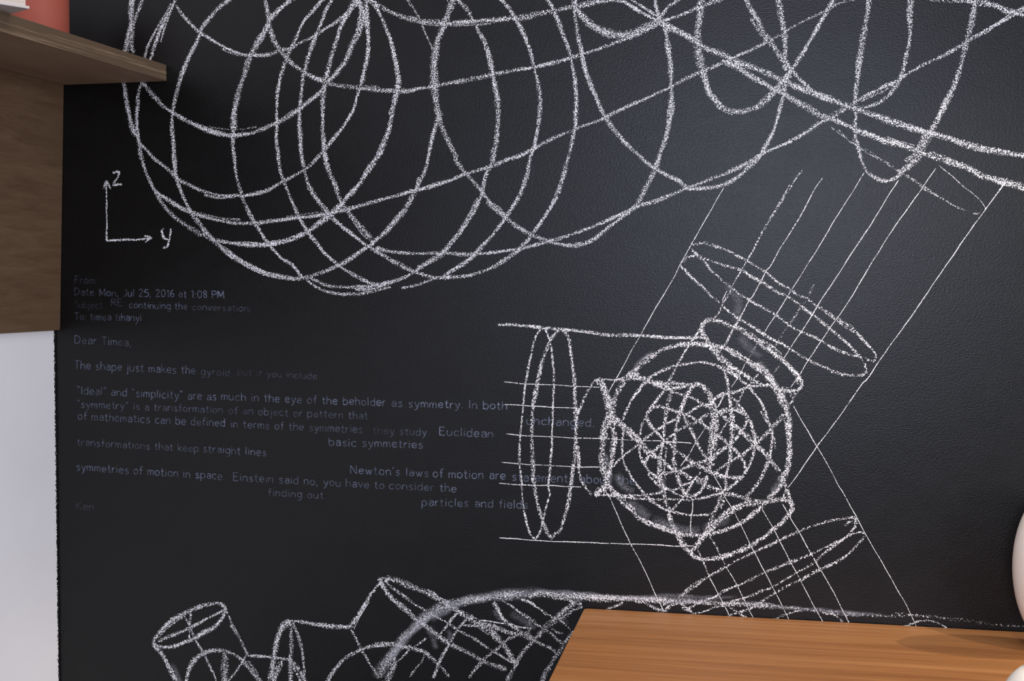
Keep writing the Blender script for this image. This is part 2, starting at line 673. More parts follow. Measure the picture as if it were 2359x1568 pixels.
def smear(t, rows):
    for row in rows.strip().splitlines():
        head, body = row.split('|')
        w, to = [float(x) for x in head.split()]
        r = Ribbon()
        r.add(past_frame(parse(body)), w, 0.5, to, 6, 1.0, taper=False)
        n = len(r.to)
        for i in range(n):           # rubbed marks fade out at both ends
            r.to[i] *= min(1.0, i / (0.18 * n), (n - i) / (0.18 * n))
        r.build('chalk_smudge', M_SMEAR, t)


knot = drawing('large white chalk drawing of a looping wireframe tube across the top of the wall', '''
10 .60 | A 105,0 95,100 90,200 62,330 35,480 22,620 25,765 38,880 62,1030 95,1160 140,1250
8 .55 | A 195,0 150,100 105,230 90,330 95,420 112,490
9 .60 | A 90,0 82,130 88,280
5.5 .55 | A 460,30 420,110 350,220 290,320 245,420 212,540 180,700
7 .60 | A 490,10 455,90 405,180 350,290 310,400 265,540 215,680 180,780 155,860 145,960 140,1080 145,1200 152,1240 175,1320 220,1370 300,1460 400,1540 B 480,245 520,290 620,340 750,400 900,440 1080,440 1200,430 1350,390 1490,310 1600,250 1700,190 1800,100 1880,10 A 1960,1270 2050,1150 2130,1020 2175,880 2200,790 2240,640 2270,500 2275,370 2260,230 2230,100 2190,0
4 .5 | A 360,390 400,250 440,130
5 .5 | B 760,430 900,462 1050,455
7.5 .62 | A 150,1250 160,1330 180,1440 B 185,90 215,200 260,300 310,400 400,460 500,530 610,580 700,615 850,660 1000,690 1200,695 1400,675 1600,650 1800,625 1900,610 1980,595 2060,572 D 0,570 150,525 300,480 450,445 600,400 700,375 850,330 1000,280 1130,230 1300,180 1450,120 1600,70 1740,0
5 .5 .7 | B 720,600 900,645 1100,668
4 .45 .6 | B 1520,632 1700,612 1880,595
9 .52 | B 310,400 360,490 440,590 520,660 600,720 700,780 800,825 870,870
9 .60 | A 195,760 300,890 390,980 480,1040 600,1110 720,1170 850,1215 1000,1245 1150,1235 1300,1190 1430,1130 1550,1060 1640,1000 1720,940 1820,860 1890,765 1960,690 2050,580 2120,430 2180,260 2200,100 2180,0
7 .66 | A 640,1125 760,1190 900,1235 1020,1248 1150,1232
4 .45 .6 | A 800,1165 950,1190 1100,1195 1250,1165
8 .60 | A 990,0 900,70 820,160 735,270 700,370 640,490 590,600 545,720 505,850 485,960 470,1050 465,1150 475,1300 480,1420 495,1560 B 510,280 540,380 600,520 640,600 720,700 790,790 870,870 950,960 1050,1030 1180,1100 1300,1150 1450,1190 1600,1205 1700,1195 1850,1145 2010,1080 2130,1010 2250,920 D 210,900 300,815 420,690 540,550 600,440 660,330 710,230 740,130 C 755,1400 780,1280 820,1130 840,1070 830,990
8 .60 | D 215,880 330,800 440,680 540,570 600,460 640,360 660,270
6 .55 | A 860,110 770,200 715,300
8 .62 | B 690,640 760,760 860,860 940,930 1050,1010 1180,1085 1300,1140 1450,1180 1600,1212 1720,1185
6 .55 | B 1690,1190 1720,1225 1770,1270 1870,1315 2000,1345 2150,1350 D 70,1352 250,1320 400,1280
7 .58 | B 1740,1200 1900,1268 2050,1285 2200,1280 D 150,1282 300,1260 430,1230 560,1180 640,1130 760,1060 880,980 960,880 1060,760 1150,620 1220,480 1250,380 1280,250 1330,150 1350,0 C 1370,1350 1390,1200 1395,1050 1380,900 1350,740 1320,620 1290,500 1250,370 1200,270 1160,200 1130,130 1070,50 1020,0
7 .55 | D 70,1300 220,1300 330,1270 480,1215
8 .58 | D 640,1120 740,1060 870,970 950,870 1050,745 1140,600 1215,470
10 .55 | C 1350,740 1375,880 1390,1050 1385,1200 1365,1350 1335,1500
8 .58 | C 1200,270 1270,400 1320,560 1345,700
11 .58 | A 1560,0 1450,90 1370,170 1335,255 1270,370 1215,470 1170,560 1130,690 1090,800 1060,930 1035,1080 1030,1200
7 .60 | A 1030,1200 1025,1300 1035,1430 1050,1568 B 1060,270 1100,400 1130,500 1200,650 1260,750 1330,850 1400,940 1480,1020 1580,1090 1660,1190
9 .58 | A 1330,0 1340,90 1355,170 1365,260 1400,360 1440,430 1490,490 1520,530 1590,600 1660,650 1760,710 1870,750
8 .55 | A 1860,748 2000,785 2130,805 2250,812 C 120,810 240,830 400,835 540,835 700,810 850,785 1000,755 1150,725 1330,690 1500,655 1700,620 1850,590 2000,555 2150,500 2300,455 E 460,400 560,360 680,310 820,240 920,190 1050,150 1180,90 1290,40 1420,0
7 .48 .75 | A 1900,780 2050,790 2200,795 C 160,795 300,810
6.5 .60 | A 500,50 560,130 640,220 720,295 800,350 900,410 1000,460 1100,495 1200,505 1300,510 1390,495 1470,465 1560,440 1650,390 1760,340 1850,285 1960,215 2060,140 2150,50 2200,0
5 .5 | A 920,440 1020,490 1150,515
7 .60 | A 1850,0 1770,90 1690,180 1640,280 1600,370 1560,450 1510,560 1470,690 1440,850 1430,980 1430,1120 1425,1250 1440,1400 1465,1568 B 1490,300 1540,430 1600,560 1660,680 1710,770 1780,860 1860,960 1950,1040 2030,1100 2120,1160 2230,1220 2320,1258 D 330,1270
8 .60 | A 1940,0 1880,100 1830,230 1790,330 1740,470 1700,600 1670,730 1655,870 1645,1000 1640,1120 1645,1250 1650,1380 1675,1520 B 1690,220 1730,370 1800,480 1890,590 1980,680 2080,760 2200,860 2290,920 D 320,985 450,1060 590,1130 720,1180 860,1195 960,1130 1100,1050 1200,960 1260,890 1340,800 1440,670 1530,540 1610,390 1660,220 1690,80 1720,0 C 1745,1250 1765,1100 1775,950 1765,800 1730,650 1690,500 1640,350 1570,200 1500,90 1420,0
6 .5 | A 1650,960 1640,1100 1648,1250 1655,1340
7 .55 | B 1720,330 1800,460 1900,590
8 .58 | D 1440,670 1530,530 1600,400 1650,260
6 .58 | D 500,1290 650,1260 760,1220 870,1200
8 .60 | D 860,1195 1000,1190 1100,1178 1250,1140 1380,1080 1500,1000 1620,900 1700,800 1750,740 1830,620 1910,480 1970,330 2010,190 2060,0 C 2070,1300 2100,1150 2110,1000 2105,800 2080,640 2050,480 1990,320 1940,190 1890,80 1850,0
9 .58 | A 2160,0 2090,120 2030,230 1980,370 1930,530 1900,650 1875,790 1855,930 1850,1050 1855,1180 1865,1320 1870,1400 1890,1560 B 1900,190 1960,330 2020,480 2080,580 2150,670 2220,750 2300,840
6 .55 | A 1870,1350 B 1870,50 1905,190
5 .5 | D 20,600 85,720 180,840
10 .55 | A 2140,0 2075,140 2010,260
9 .55 | A 2240,90 2220,180 2200,280 2140,410
9 .58 | C 170,-10 180,100 182,250 195,380 188,490 165,620 135,760
8 .62 | C 215,0 300,130 350,240 400,370 430,500 455,620 470,740 455,870 420,1000 390,1150 340,1300 270,1450 200,1568 B 2280,180 2180,340 2100,430 2040,500 1980,560 1900,622 1800,700 1710,770 1600,820 1480,860 1350,885 1200,890 1080,885 950,870 860,850
8 .62 | C 400,1150 350,1300 285,1440 D 230,170 130,320 30,440
9 .66 | B 2050,500 1920,630 1800,715 1690,785 1560,850 1420,885 1280,895 1130,888
10 .60 | C 455,600 472,760 440,900 400,1060
10 .55 | C 200,0 290,50 400,110 500,150 650,190 750,205 900,210 1050,205 1200,195 1350,185 1500,170 1650,155 1800,120 1900,100 2050,65 2200,40 E 280,20 390,0
5 .5 .8 | C 480,165 640,205 900,232 1150,232 1320,215
14 .54 | C 970,0 940,100 900,200 850,330 820,430 805,550 800,700 805,850 825,980 860,1080
8 .58 | C 850,1050 890,1200 940,1320 1000,1450 1060,1550 D 1000,110 1080,220 1160,310 1230,390 1300,490 1400,570 1470,650 1600,750 1700,810 1820,850 1920,880 2050,900 2150,890 2250,860 F 400,900 480,840 560,770 640,710 720,590 780,480 840,370 890,200 940,60 960,0 E 910,1330 960,1180 985,1060 990,900 985,760 980,620 970,500 945,380 930,270 890,190 860,110 835,0
6 .5 | C 850,1130 900,1250 970,1400
7 .52 | D 1280,500 1420,620 1560,720 1680,790 1800,850
10 .55 | E 945,380 975,550 985,720
10 .56 | E 985,900 970,1100 930,1280 880,1420 840,1540
9 .56 | F 860,300 800,430 740,560 650,700 560,780
5 .5 .9 | C 550,0 620,90 680,200 730,330 780,440 805,540
14 .56 | E 95,0 105,60 160,140 230,215 320,275 420,310 520,320 640,295 760,240 880,175
7 .56 | E 860,190 905,130 960,60 1060,0
8 .56 | E 540,330 650,300 790,240 880,200
8 .60 | E 100,0 95,80 110,220 130,350 160,490 190,640 230,760 280,870 320,980 380,1090 460,1200 540,1290 640,1390 740,1480 830,1550 F 950,410 1060,470 1130,530 1250,540 1380,525 1500,490 1600,430 1700,340 1800,240 1860,130 1930,0 E 1950,1130 1990,1000 2020,870 2035,780 2100,640 2200,480 2290,330 2352,220 G 510,150 560,60 600,0
9 .55 | E 200,680 290,880 360,1040
9 .55 | E 390,1100 480,1220 580,1330
6 .56 | F 1180,530 1330,528 1480,495 1620,415
8 .5 | G 110,1000 135,880
7 .56 | G 250,600 330,470 420,300 490,180
7 .60 | D 260,925 340,945 500,965 700,975 900,972 1100,980 1300,970 1500,945 1650,915 1820,870 F -50,1000 200,910 400,830 560,760 700,690 850,640 1000,590 1130,530
6 .56 | F 700,700 850,655 1000,595
7 .58 | F 1130,530 1230,495 1350,450 1500,390 1650,320 1750,265 1830,215 1950,160 2100,90 2230,20 G 480,1130 580,1080 680,1020 760,960 860,905 980,840 1080,790 1190,740 1260,690 1400,610 1550,540 1700,460 1780,410 1900,340 2050,250 2200,170 2352,90
5 .5 | G 850,930 960,885 1060,840 1160,770
4 .45 | G 560,1050 680,1000 780,950
4.5 .5 | G 1860,360 2000,300 2130,200 2230,130
6.5 .56 | D 1700,20 C 1900,1270 2100,1195 2250,1140 E 100,1190 230,1140 380,1080 500,1020 680,940 850,860 1000,790 1150,710 1270,660 1400,600 1540,540 1700,470 1820,410 1920,370
5 .46 .9 | E 1650,500 1780,430 1930,350 2010,310 2120,240 2220,190 G 430,140 540,90 650,30 780,0
8 .55 | G 1320,0 1315,120 1310,230 1295,380 1270,500 1240,640 1200,750 1150,820 1090,890 1000,950 900,985 810,1000
6 .5 | G 1290,0 1285,120 1295,260
11 .54 | G 925,0 910,120 885,240 865,370 850,480 830,600 815,720 800,850 795,960
7 .56 | G 795,940 800,1080 790,1190 800,1290 830,1400 880,1540 H 900,370 960,430 1060,465 1150,450 1230,390
8 .54 | H 790,60 820,150 850,260
16 .56 | H 1190,400 1290,330 1370,240 1410,170 1440,100 1490,20
9 .54 | H 1250,280 1330,230 1400,120 1440,20
11 .56 | G 1470,1260 1500,1200 1540,1130 1580,1050 1640,930 1690,830 1730,720 1770,600 1800,480 1830,370 1860,240 1890,100 1900,0
8 .6 | E 480,0 560,25 650,80 740,130 850,180
6 .58 | E 625,0 700,45 780,100 850,145
12 .60 | E 850,165 940,240 1050,290 1150,340 1230,400 1340,460 1450,500 1560,560 1680,600 1780,635 1900,690 2010,740 2120,790 G 310,815 400,850 550,910 680,960 800,1000 950,1050 1100,1110 1250,1160 1400,1200 1550,1240 1700,1290 1850,1340 2050,1385 2200,1410 2352,1440
5 .6 | G 1880,1345 2050,1370 2230,1405
11 .60 | E 1450,560 1580,610 1640,650 1740,710 1830,760 1930,820 2000,850 2080,900 2200,970 G 350,985 500,1070 620,1110 750,1170 900,1230 1050,1290 1200,1330 1350,1380 1480,1430 1650,1490 1850,1550 H 1950,410 2150,480 2352,540
6 .52 | H 1480,195 1650,260 1800,330 1950,400 2150,450 2352,510
3 .5 .7 | H 1090,58 1200,100 1350,140
16 .52 | E 1255,0 1255,100 1240,220 1230,330 1235,430 1245,550 1270,650
11 .58 | E 1265,640 1300,730 1330,840 1390,920 1450,980 1540,1020 1600,1030 1700,1010 1800,970 1890,890 1960,820 2010,760 2050,700 2100,640
6 .5 | E 1360,900 1430,1000 1560,1050
11 .56 | E 1670,0 1720,90 1790,200 1830,300 1890,380 1950,460 2000,540 2050,620
8 .56 | E 2030,560 2110,660 2180,740 2280,820
6 .5 | E 1720,170 1780,260 1850,350 1880,400
11 .56 | E 1970,0 1990,100 2010,200 2030,320 2035,430 2030,530 2040,650
10 .56 | G 1660,0 1800,5 1900,25 2000,35 2100,60 2200,100 2352,140
8 .56 | G 1960,0 2060,35 2150,80 2270,110 2352,70
''')

axes = drawing('small chalk sketch of two axis arrows lettered z and y beside the wooden panel', '''
3.8 .72 .9 | V 632,275 632,420 636,560 634,760 636,900 634,1110
4 .78 | V 630,1100 760,1098 900,1094 1040,1096 1150,1088 1250,1068
3.5 .66 .8 | V 632,275 608,320 592,390
3.5 .66 .8 | V 636,275 660,330 692,395
4 .72 .9 | V 1155,1040 1200,1040 1265,1068
4 .72 .9 | V 1265,1070 1220,1095 1170,1130
4.5 .72 .9 | V 720,168 770,150 818,156
4.5 .72 .9 | V 818,156 790,230 715,330
4.5 .72 .9 | V 715,338 780,328 848,328
4.5 .74 | V 1425,940 1402,970 1410,1030 1440,1080 1495,1092
5 .76 | V 1518,940 1512,1010 1500,1080 1490,1150 1465,1195 1415,1208
''')

sphere = drawing('white chalk drawing of a rosette filled ball with three flared pipes, right of centre', '''
6 .62 | I 95,285 300,290 550,310 750,330 950,345 1150,365 1400,392 1600,425 1850,430 2100,440 K 850,330 1200,342 1480,350
3 .6 | I 960,352 1200,380 1500,420
2.5 .6 | K 700,345 1000,358 1350,356
4.2 .64 | I 725,330 640,430 590,580 550,740 515,920 490,1080 470,1230 455,1400 J 435,10 415,200 405,400 400,600 420,800 435,1000 450,1200 490,1400 W 510,1020 560,1150 620,1205 670,1150 710,1040 740,900 760,800 800,650 820,580 J 800,950 820,800 830,650 840,500 850,300 850,150 865,0 I 870,1300 875,1080 870,900 855,700 840,580 815,480 770,380 725,330
7.5 .56 | I 950,350 870,430 810,550 760,680 710,820 670,980 640,1130 610,1280 590,1440 J 580,10 575,200 570,400 585,600 590,750 605,900 625,1060 650,1200 690,1350 720,1450 W 770,1090 860,1210
7 .58 | W 855,1205 900,1140 960,1100 1000,980 1040,850 1070,720 1090,600 1115,470 1140,250 1160,100 J 1165,480 1180,300 1180,0 I 1175,1400 1165,1200 1155,1000 1130,800 1110,620 1090,500 1040,400 980,350
4 .5 | I 800,560 750,680 720,800
4 .5 .8 | W 700,900 760,1040 840,1180
8 .60 | J 1195,60 1180,250 1175,420 1160,560
5 .58 | I 1480,1030 1420,1080 1370,1160 1310,1270 1250,1420 1205,1530 J 1190,150 1185,300 1195,450 1205,600 1220,700 1230,800 1260,880 1320,970 1400,1080
5 .58 | J 1210,400 1225,560 1240,700
13 .60 | I 1480,1030 1540,1120 1590,1230 1630,1350 1645,1500 J 1610,40 1570,150 1550,350 1540,500 1560,680 1600,800 1610,900 1540,1000 1440,1085
6 .6 | I 1500,1050 1580,1180 1640,1300 1660,1450
16 .60 | K 190,1180 175,1350 160,1500 J 1590,150 1560,330
4 .58 | I 1480,1030 1600,1040 1720,1045 1850,1035 2000,1015
7 .60 | K 230,940 400,895 560,890 680,930 860,965 1020,970 1150,990 1300,990 1340,980
6 .60 | K 330,925 480,915 600,930 720,970 850,1030 1000,1085 1150,1135 1300,1185 1430,1260 1520,1300
11 .58 | K 680,940 800,985 920,1030 1020,1060
7 .56 | K 740,950 900,1000 1050,1040 1200,1010
2.6 .66 | I 185,1075 500,1105 850,1120 1150,1135 1510,1150
2.6 .66 | I 200,1388 500,1408 850,1425 1150,1440
2.4 .66 | J 220,232 550,265 850,275 1200,290 1550,300 1850,315 2352,335 L 900,460 1280,480
2.6 .66 | J 150,625 500,655 850,675 1200,690 1530,692
3 .66 | J 120,920 600,945 850,950 1080,965 1260,965
3 .68 | W 118,1190 600,1225 1000,1245 1500,1262 1950,1278 2352,1290 O 150,705 380,710
9 .62 | K 230,1130 300,1020 400,885 500,800 620,690 740,600 880,510 1050,460 1200,440 1350,430 1480,440 1620,460 1750,490 1900,560 2050,650 2200,760 2330,880 N 1120,170 1190,260 1240,370 1280,480
6 .5 .7 | K 380,870 500,770 620,660 760,560
12 .58 | N 1100,140 1180,260 1230,370 1270,470 1290,560 1300,680 1310,800 1310,950 1315,1100 1300,1250 1270,1350 1230,1430 1200,1500
7 .55 | N 1250,620 1280,760 1295,900 1320,1050 1330,1180
10 .58 | I 2060,960 1900,1030 1830,1110 1760,1220 1715,1350 1690,1500 J 1690,20 1700,150 1715,300 1690,500 1670,650 1640,780 1605,880 1600,930
8 .60 | J 1600,930 1680,1020 1760,1110 1850,1215 1970,1315 2100,1405 2250,1490 P 1350,60 1500,130 1650,185 1750,212 1850,224 1950,215
6 .58 | J 1640,940 1760,1060 1870,1180 1990,1280 2120,1370 2270,1460 P 1340,40 1500,112 1620,165
5 .55 | J 1720,1020 1790,1080
8 .58 | O 480,605 650,570 800,510 920,430 1020,340 1110,240 1200,140 1230,40
6 .60 | K 330,1490 380,1350 430,1230 520,1110 640,960 720,890 860,810 1000,750 1150,715 1300,690 1450,690 1600,720 1720,780 1850,850 1950,920 2080,1030 2160,1130 2230,1230 2300,1370 N 930,420 980,530 1020,640 1050,740
6 .56 | N 1070,770 1075,900 1060,1050 1040,1180 1000,1270 960,1370 900,1470 840,1560 O 1010,90 960,160 900,230 850,270
4 .5 | N 1090,800 1115,930 1110,1040
5 .5 .8 | N 920,520 960,600 1010,690
5 .60 | J 1835,200 1825,350 1830,520 1850,640 1900,740 1960,850 2040,960 2130,1060 2200,1130 L 700,1260 800,1330 900,1390 1000,1430 1150,1465 1300,1480 1450,1475 1580,1450
5 .55 | J 1850,640 1870,700 1885,760
12 .58 | L 150,60 220,140 310,230 400,300 500,380 570,460 640,540 720,610
9 .58 | L 700,590 760,640 850,700 950,780 1040,860 1130,885 1220,940 1300,990 1400,1010 1510,1080 1650,1130 1720,1160 1900,1210 2100,1270
9 .55 | L 330,270 450,390 560,480 650,600 720,650 800,690
7 .58 | L 660,130 700,220 760,300 830,370 900,440 980,510 1050,570 1150,640 1240,710 1330,770 1440,830 1530,880 1640,940 1770,960 1900,970 1990,955
8 .56 | L 1250,740 1340,790 1430,830 1520,860
5 .60 | L 740,0 680,60 650,120 600,210 570,320 570,420 560,560 580,670 630,780 700,870 790,960 860,1050 940,1110 1060,1180 1160,1220
5 .5 | L 680,900 760,1000 850,1090
5 .60 | L 150,870 200,800 270,720 350,640 450,570 560,490 640,420 740,350 850,270 930,210 1060,150 1130,90 1240,60 1350,0 K 1430,1290
6 .60 | L 620,790 680,680 770,590 850,510 920,440 1000,380 1090,310 1200,250 1320,200 1420,140 1520,80
6 .60 | K 640,1440 720,1310 850,1295 1000,1340 1120,1380 1250,1430 1350,1490 1450,1555 L 1540,300 1630,370 1720,430 1800,500 1870,570 1940,650 2000,740 2030,850 2010,940 1930,1010 1830,1080 1740,1130
7 .58 | K 1000,1090 960,1230 940,1330 920,1450 L 910,200 895,340 885,450 860,600 850,750 850,900 870,1020 900,1160 920,1280 960,1380 1000,1430
5 .5 .8 | L 930,500 925,640 900,800 920,1000
6 .55 | L 830,640 830,800 830,960 860,1080
8 .60 | K 1340,980 1270,1040 1220,1130 1170,1240 1130,1350 1100,1480 L 1075,220 1060,330 1050,450 1040,580 1030,700 1050,820 1080,920 1110,1020 1150,1100 1200,1190 1280,1220 1360,1190 1430,1110 1480,1020 1500,930
16 .56 | L 1510,900 1535,760 1560,600 1580,420 1590,250 1590,100 1570,0 K 1560,1280
10 .58 | K 1340,980 1430,1010 1490,1090 1530,1180 1560,1290 1590,1400
7 .55 | K 1420,1000 1510,1080 1560,1190 1610,1300 1640,1450
9 .55 | L 1620,100 1620,260 1610,400 1570,560
5 .56 | K 1130,1370 1180,1460 1230,1560 L 1300,370 1350,470 1410,590 1480,700
4 .5 .8 | L 1200,130 1270,260 1340,400 1400,540 1500,690
2.6 .66 | L 1130,800 1230,660 1340,470 1480,260
2.6 .64 | K 1990,0 1860,210 1740,430 1660,560
2.8 .6 | K 1860,240 1760,440
2.6 .62 | K 2030,690 1950,850 1830,1030
2.6 .62 | K 1720,1160 1640,1310
4 .58 | K 2200,840 2080,1000 2000,1090 1950,1200 1880,1320
8 .58 | L 1600,20 1700,90 1780,180 1870,230 1960,310 2050,390 2130,460 2200,540 2280,620 N 980,1120 1040,1200 1110,1270 1190,1350
6 .55 | N 680,810 760,880 840,980 920,1030 990,1100 1060,1220 1170,1370
7 .58 | N 340,520 480,490 580,490 660,540 720,620 700,720 640,800 580,900 490,990 400,1040 300,1110 L 1420,740 1320,770 1200,820 1110,860 920,900 790,890
5 .55 | N 360,545 500,510 590,520 670,570
6 .60 | N 470,290 540,350 610,420 710,560 770,680 800,780 830,900 830,1000 820,1100 790,1200 740,1310 680,1400 600,1480 L 1800,1110 1740,1140
4 .5 .8 | N 810,770 860,850 890,910
7 .60 | N 60,640 150,720 240,790 340,860 420,930 490,990 570,1080 640,1150 690,1240 710,1330 690,1410 600,1450 480,1430 380,1420 300,1380 200,1350 100,1290 0,1230
8 .56 | N 470,270 500,400 510,560 510,700 520,850 500,980 490,1100 490,1200 460,1320 430,1420 440,1568
4 .5 | N 540,560 545,720 545,860
7 .56 | L 1750,880 1760,1000 1740,1100 1690,1200 1650,1320 1600,1430 O 540,520 480,620 420,700 370,760
4 .5 | L 1740,1200 1720,1300 1680,1390
3.6 .6 | N 330,870 390,770 440,690
3.2 .6 | N 330,460 405,320
8 .58 | N 860,960 930,890 1040,800 1090,730 1160,660 1240,560
6 .60 | L 2210,460 2120,520 2040,600 1960,660 1870,710 1760,770 1640,860 1620,890
4 .56 | L 2000,670 2060,590 2130,530
5 .60 | K 720,1290 790,1220 860,1120 920,1070 1000,1040 1130,1030 1250,1000
6 .60 | K 1240,1390 1330,1320 1430,1290 1530,1260 1620,1180 1740,1120 1900,1090 2050,1030 2150,1010 2280,1010 N 1000,150 1090,200
5 .55 | K 1600,1180 1700,1140 1800,1110
5 .60 | L 860,1150 940,1120 1060,1115 1170,1060 1290,1020 1420,990 1480,950
5 .60 | L 1150,1250 1230,1130 1310,1000 1400,880
4.5 .60 | L 1150,1240 1080,1340 1010,1410
5 .58 | L 100,1200 250,1205 420,1205 560,1210 680,1190 780,1180 900,1150
5 .58 | L 20,1200 250,1215 480,1240 700,1260 900,1262 1100,1260 1290,1260 1430,1240 1600,1200 1690,1180
3.2 .62 | L 1295,1260 1290,1400 1280,1568 O 370,430 362,580
9 .62 | K 1420,180 1500,110 1600,100 1720,130 1850,190 2000,270 2150,370 2300,480 M 640,970 750,1050 870,1140 960,1230 1050,1330 1110,1420 1120,1490 1060,1560 N 1340,240 1200,215
5 .52 | M 180,640 330,720 460,800 560,880 700,930 850,1060
7 .52 | M 350,760 470,840 600,900 730,980
6 .56 | M 920,1180 1000,1300 1060,1380 1060,1470
5 .58 | N 1440,240 1370,310 1350,380 1320,440
4 .55 | N 1230,230 1320,260 1340,330
9 .60 | K 1420,180 1440,280 1490,380 1560,500 1640,590 1740,680 1850,760 1960,820 2100,920 2200,970 2352,1015
8 .55 | K 1400,240 1460,350 1540,450 1650,560 1720,640 1840,720
8 .58 | K 1500,420 1620,470 1760,500 1880,580 2020,650 2150,740 2260,830
6 .58 | K 1700,740 1800,800 1900,860 2000,960 2090,1040
5 .60 | K 1420,180 1340,310 1280,390 1200,520 1120,660 1070,760 1010,870 960,950
6 .58 | K 1700,720 1740,800 1765,900 1785,1000 1795,1080 1815,1200 1825,1330
15 .62 | M 480,1180 600,1290 680,1370 770,1450 N 1080,110 1160,240
12 .60 | N 1000,10 1090,130 1160,260 1220,400 1270,520
5 .54 | F 1180,1055 1290,1037 1400,1070 1500,1105 1600,1160 1700,1215 1850,1300 1960,1370 2080,1460 M 720,0 820,80 960,160 1080,240 1200,290 1330,390 1450,450 1600,550 1720,620 1850,720 1950,830 2050,940 2120,1010 2155,1080 2110,1150 2000,1105
4 .46 .9 | F 1380,1060 1520,1105
4 .5 | M 1380,400 1480,500 1600,590 1740,680 1870,750
5 .54 | F 1170,1090 1240,1160 1300,1220 1360,1300 1440,1370 1520,1440 1600,1500 M 0,20 130,120 260,220 400,300 500,370 620,430 760,510 900,610 1010,690 1130,750 1280,810 1400,880 1520,950 1650,1010 1800,1060 1950,1090
5.5 .54 | F 1075,1220 1150,1165 1230,1165 1350,1200 1500,1250 1650,1300 1750,1350 1850,1410 1950,1480 M 450,0 560,50 680,120 800,200 920,250 1050,340 1180,440 1280,510 1400,610 1510,690 1650,820 1780,930 1880,1050 1960,1130 2010,1220 2025,1290 1970,1340 1850,1350 1700,1330 1550,1290 1430,1230 1300,1180 1200,1130 1100,1070 980,990 850,910 760,870 620,800 480,700 330,610 220,540 120,460 20,380
4 .5 | M 1130,430 1260,510 1400,590
4 .5 | M 1680,850 1800,940 1920,1060 1990,1180
5 .56 | F 1070,1240 1130,1310 1200,1380 1280,1450 1360,1530 1410,1568 M -20,350
2.6 .68 | F 1470,530 1400,650 1330,770 1260,890 1190,1020 1065,1240 1000,1370 885,1568 I 2230,150 2090,400 1950,650 1800,930 1690,1110 1630,1230
3.6 .52 | F 2190,370 2130,450 2050,580 1960,720 1860,880 1760,1060 1690,1190 1560,1420 1490,1550 M 160,150 30,340 K 1650,10 1580,90
3 .56 | F 2080,500 1990,650 1900,800
3 .5 | M 90,180 20,320
3.2 .58 | H 495,440 420,550 330,720 200,940 100,1100 0,1270 F 1870,1280 1810,1390 1730,1540 M 410,290 270,560 190,690
2.5 .68 | H 880,390 750,600 600,840 480,1040 350,1250 200,1490 M 1085,10 930,240 850,380 760,520 680,640 600,770
2.8 .70 | H 1195,460 1080,640 900,930 720,1200 480,1568 M 1595,0 1340,390 1250,540 1110,750 960,980 880,1110
2.6 .70 | H 1540,350 1430,510 1300,690 1100,980 930,1250 740,1568 M 1970,0 1800,280 1610,560 1510,700 1390,880 1210,1140 1100,1330 970,1520
2.8 .72 | H 2170,500 1980,750 1830,960 1700,1150 1600,1290 1420,1560 M 2352,930 2200,1140 2000,1430 N 2352,110 2100,460 1860,790 1690,1020 1500,1290 1310,1560 O 1260,170
2.5 .55 | H 2200,440 2090,600 1990,730
4 .40 .6 | M 1300,80 1190,290 1110,400 980,600 900,720 780,900 740,990
4 .34 .5 | M 530,890 440,1000 400,1120
4 .36 .5 | M 820,1190 740,1320
3.5 .46 .75 | H 560,-35 650,30 760,110 880,190 1000,260 1150,350 1300,440 1430,520 1550,600 1700,690 1800,730 1900,765 1970,765
3 .40 .7 | H 640,-10 760,120
3.5 .42 .7 | H 880,170 1000,245 1150,335
4 .45 .7 | H 1260,410 1350,470 1450,550 1560,600
3 .50 .8 | H 1560,320 1700,430 1800,520 1900,600 1960,660 1995,720
2.3 .70 | N 1365,445 1450,600 1560,780 1690,1000 1830,1240 2000,1560 O 1760,200 1890,440 1970,590 2100,810 2250,1080 2352,1250 Z 2113,1448
2.6 .70 | L 80,1120 130,1220 W 1640,620 1730,820 1830,1040 1950,1280 2090,1568 P 1290,300 1420,550 1540,810 1600,930
3.5 .55 | O 540,620 590,700 630,780 690,900
2.4 .68 | O 690,900 790,1070 850,1190 945,1375
3.4 .58 | O 420,720 480,860 540,1000
2.6 .68 | O 540,1000 620,1150 725,1360
2.4 .68 | L 1590,930 1700,1130 1730,1210 1830,1380 O 740,350 830,520 910,690 1050,950 1130,1110 1275,1395
2.5 .68 | O 1020,370 1140,570 1280,850 1380,1030 1510,1280 1585,1415
3 .62 | O 1210,320 1300,480 1370,590 1480,790 1560,930 1680,1130 1770,1310 1825,1425
9 .58 | O 370,770 430,690 500,600 560,540 640,460 750,390 880,330 1000,305 1130,285 1240,285 1300,335 1285,400 1230,470 1130,560 1020,640 900,710 780,770 650,810 530,830 430,820 370,770
7 .56 | O 450,680 540,560 630,450 740,370 880,305 1010,290
7 .56 | O 590,480 700,430 850,345 970,320
6 .56 | O 500,840 640,820 760,785
6 .58 | O 1270,400 1190,500 1090,580
9 .60 | O 160,400 190,500 240,600 310,710 370,780 430,825
4 .55 | O 1190,180 1130,240 1095,280
6 .58 | O 1220,60 1245,160 1270,250 1300,330
4 .56 | O 1250,180 1215,265
8 .60 | O 230,595 380,608 530,598 650,570 780,520 900,450 1010,350
5 .54 | O 250,1190 320,1120 430,1040 540,980 650,920 760,860 880,800 1000,740 1150,670 1350,580 1500,520 1650,475 1780,455 1880,455 1895,500 1850,570 1780,640 1650,700 1450,790 1300,850 1150,910 1000,970 850,1050 700,1110 600,1170 520,1200 420,1240 330,1290
4 .5 | O 280,1170 400,1090 500,1010 560,970
4 .5 | O 1350,840 1200,900 1050,950 900,1030
5 .5 | O 1780,520 1850,480 1890,520
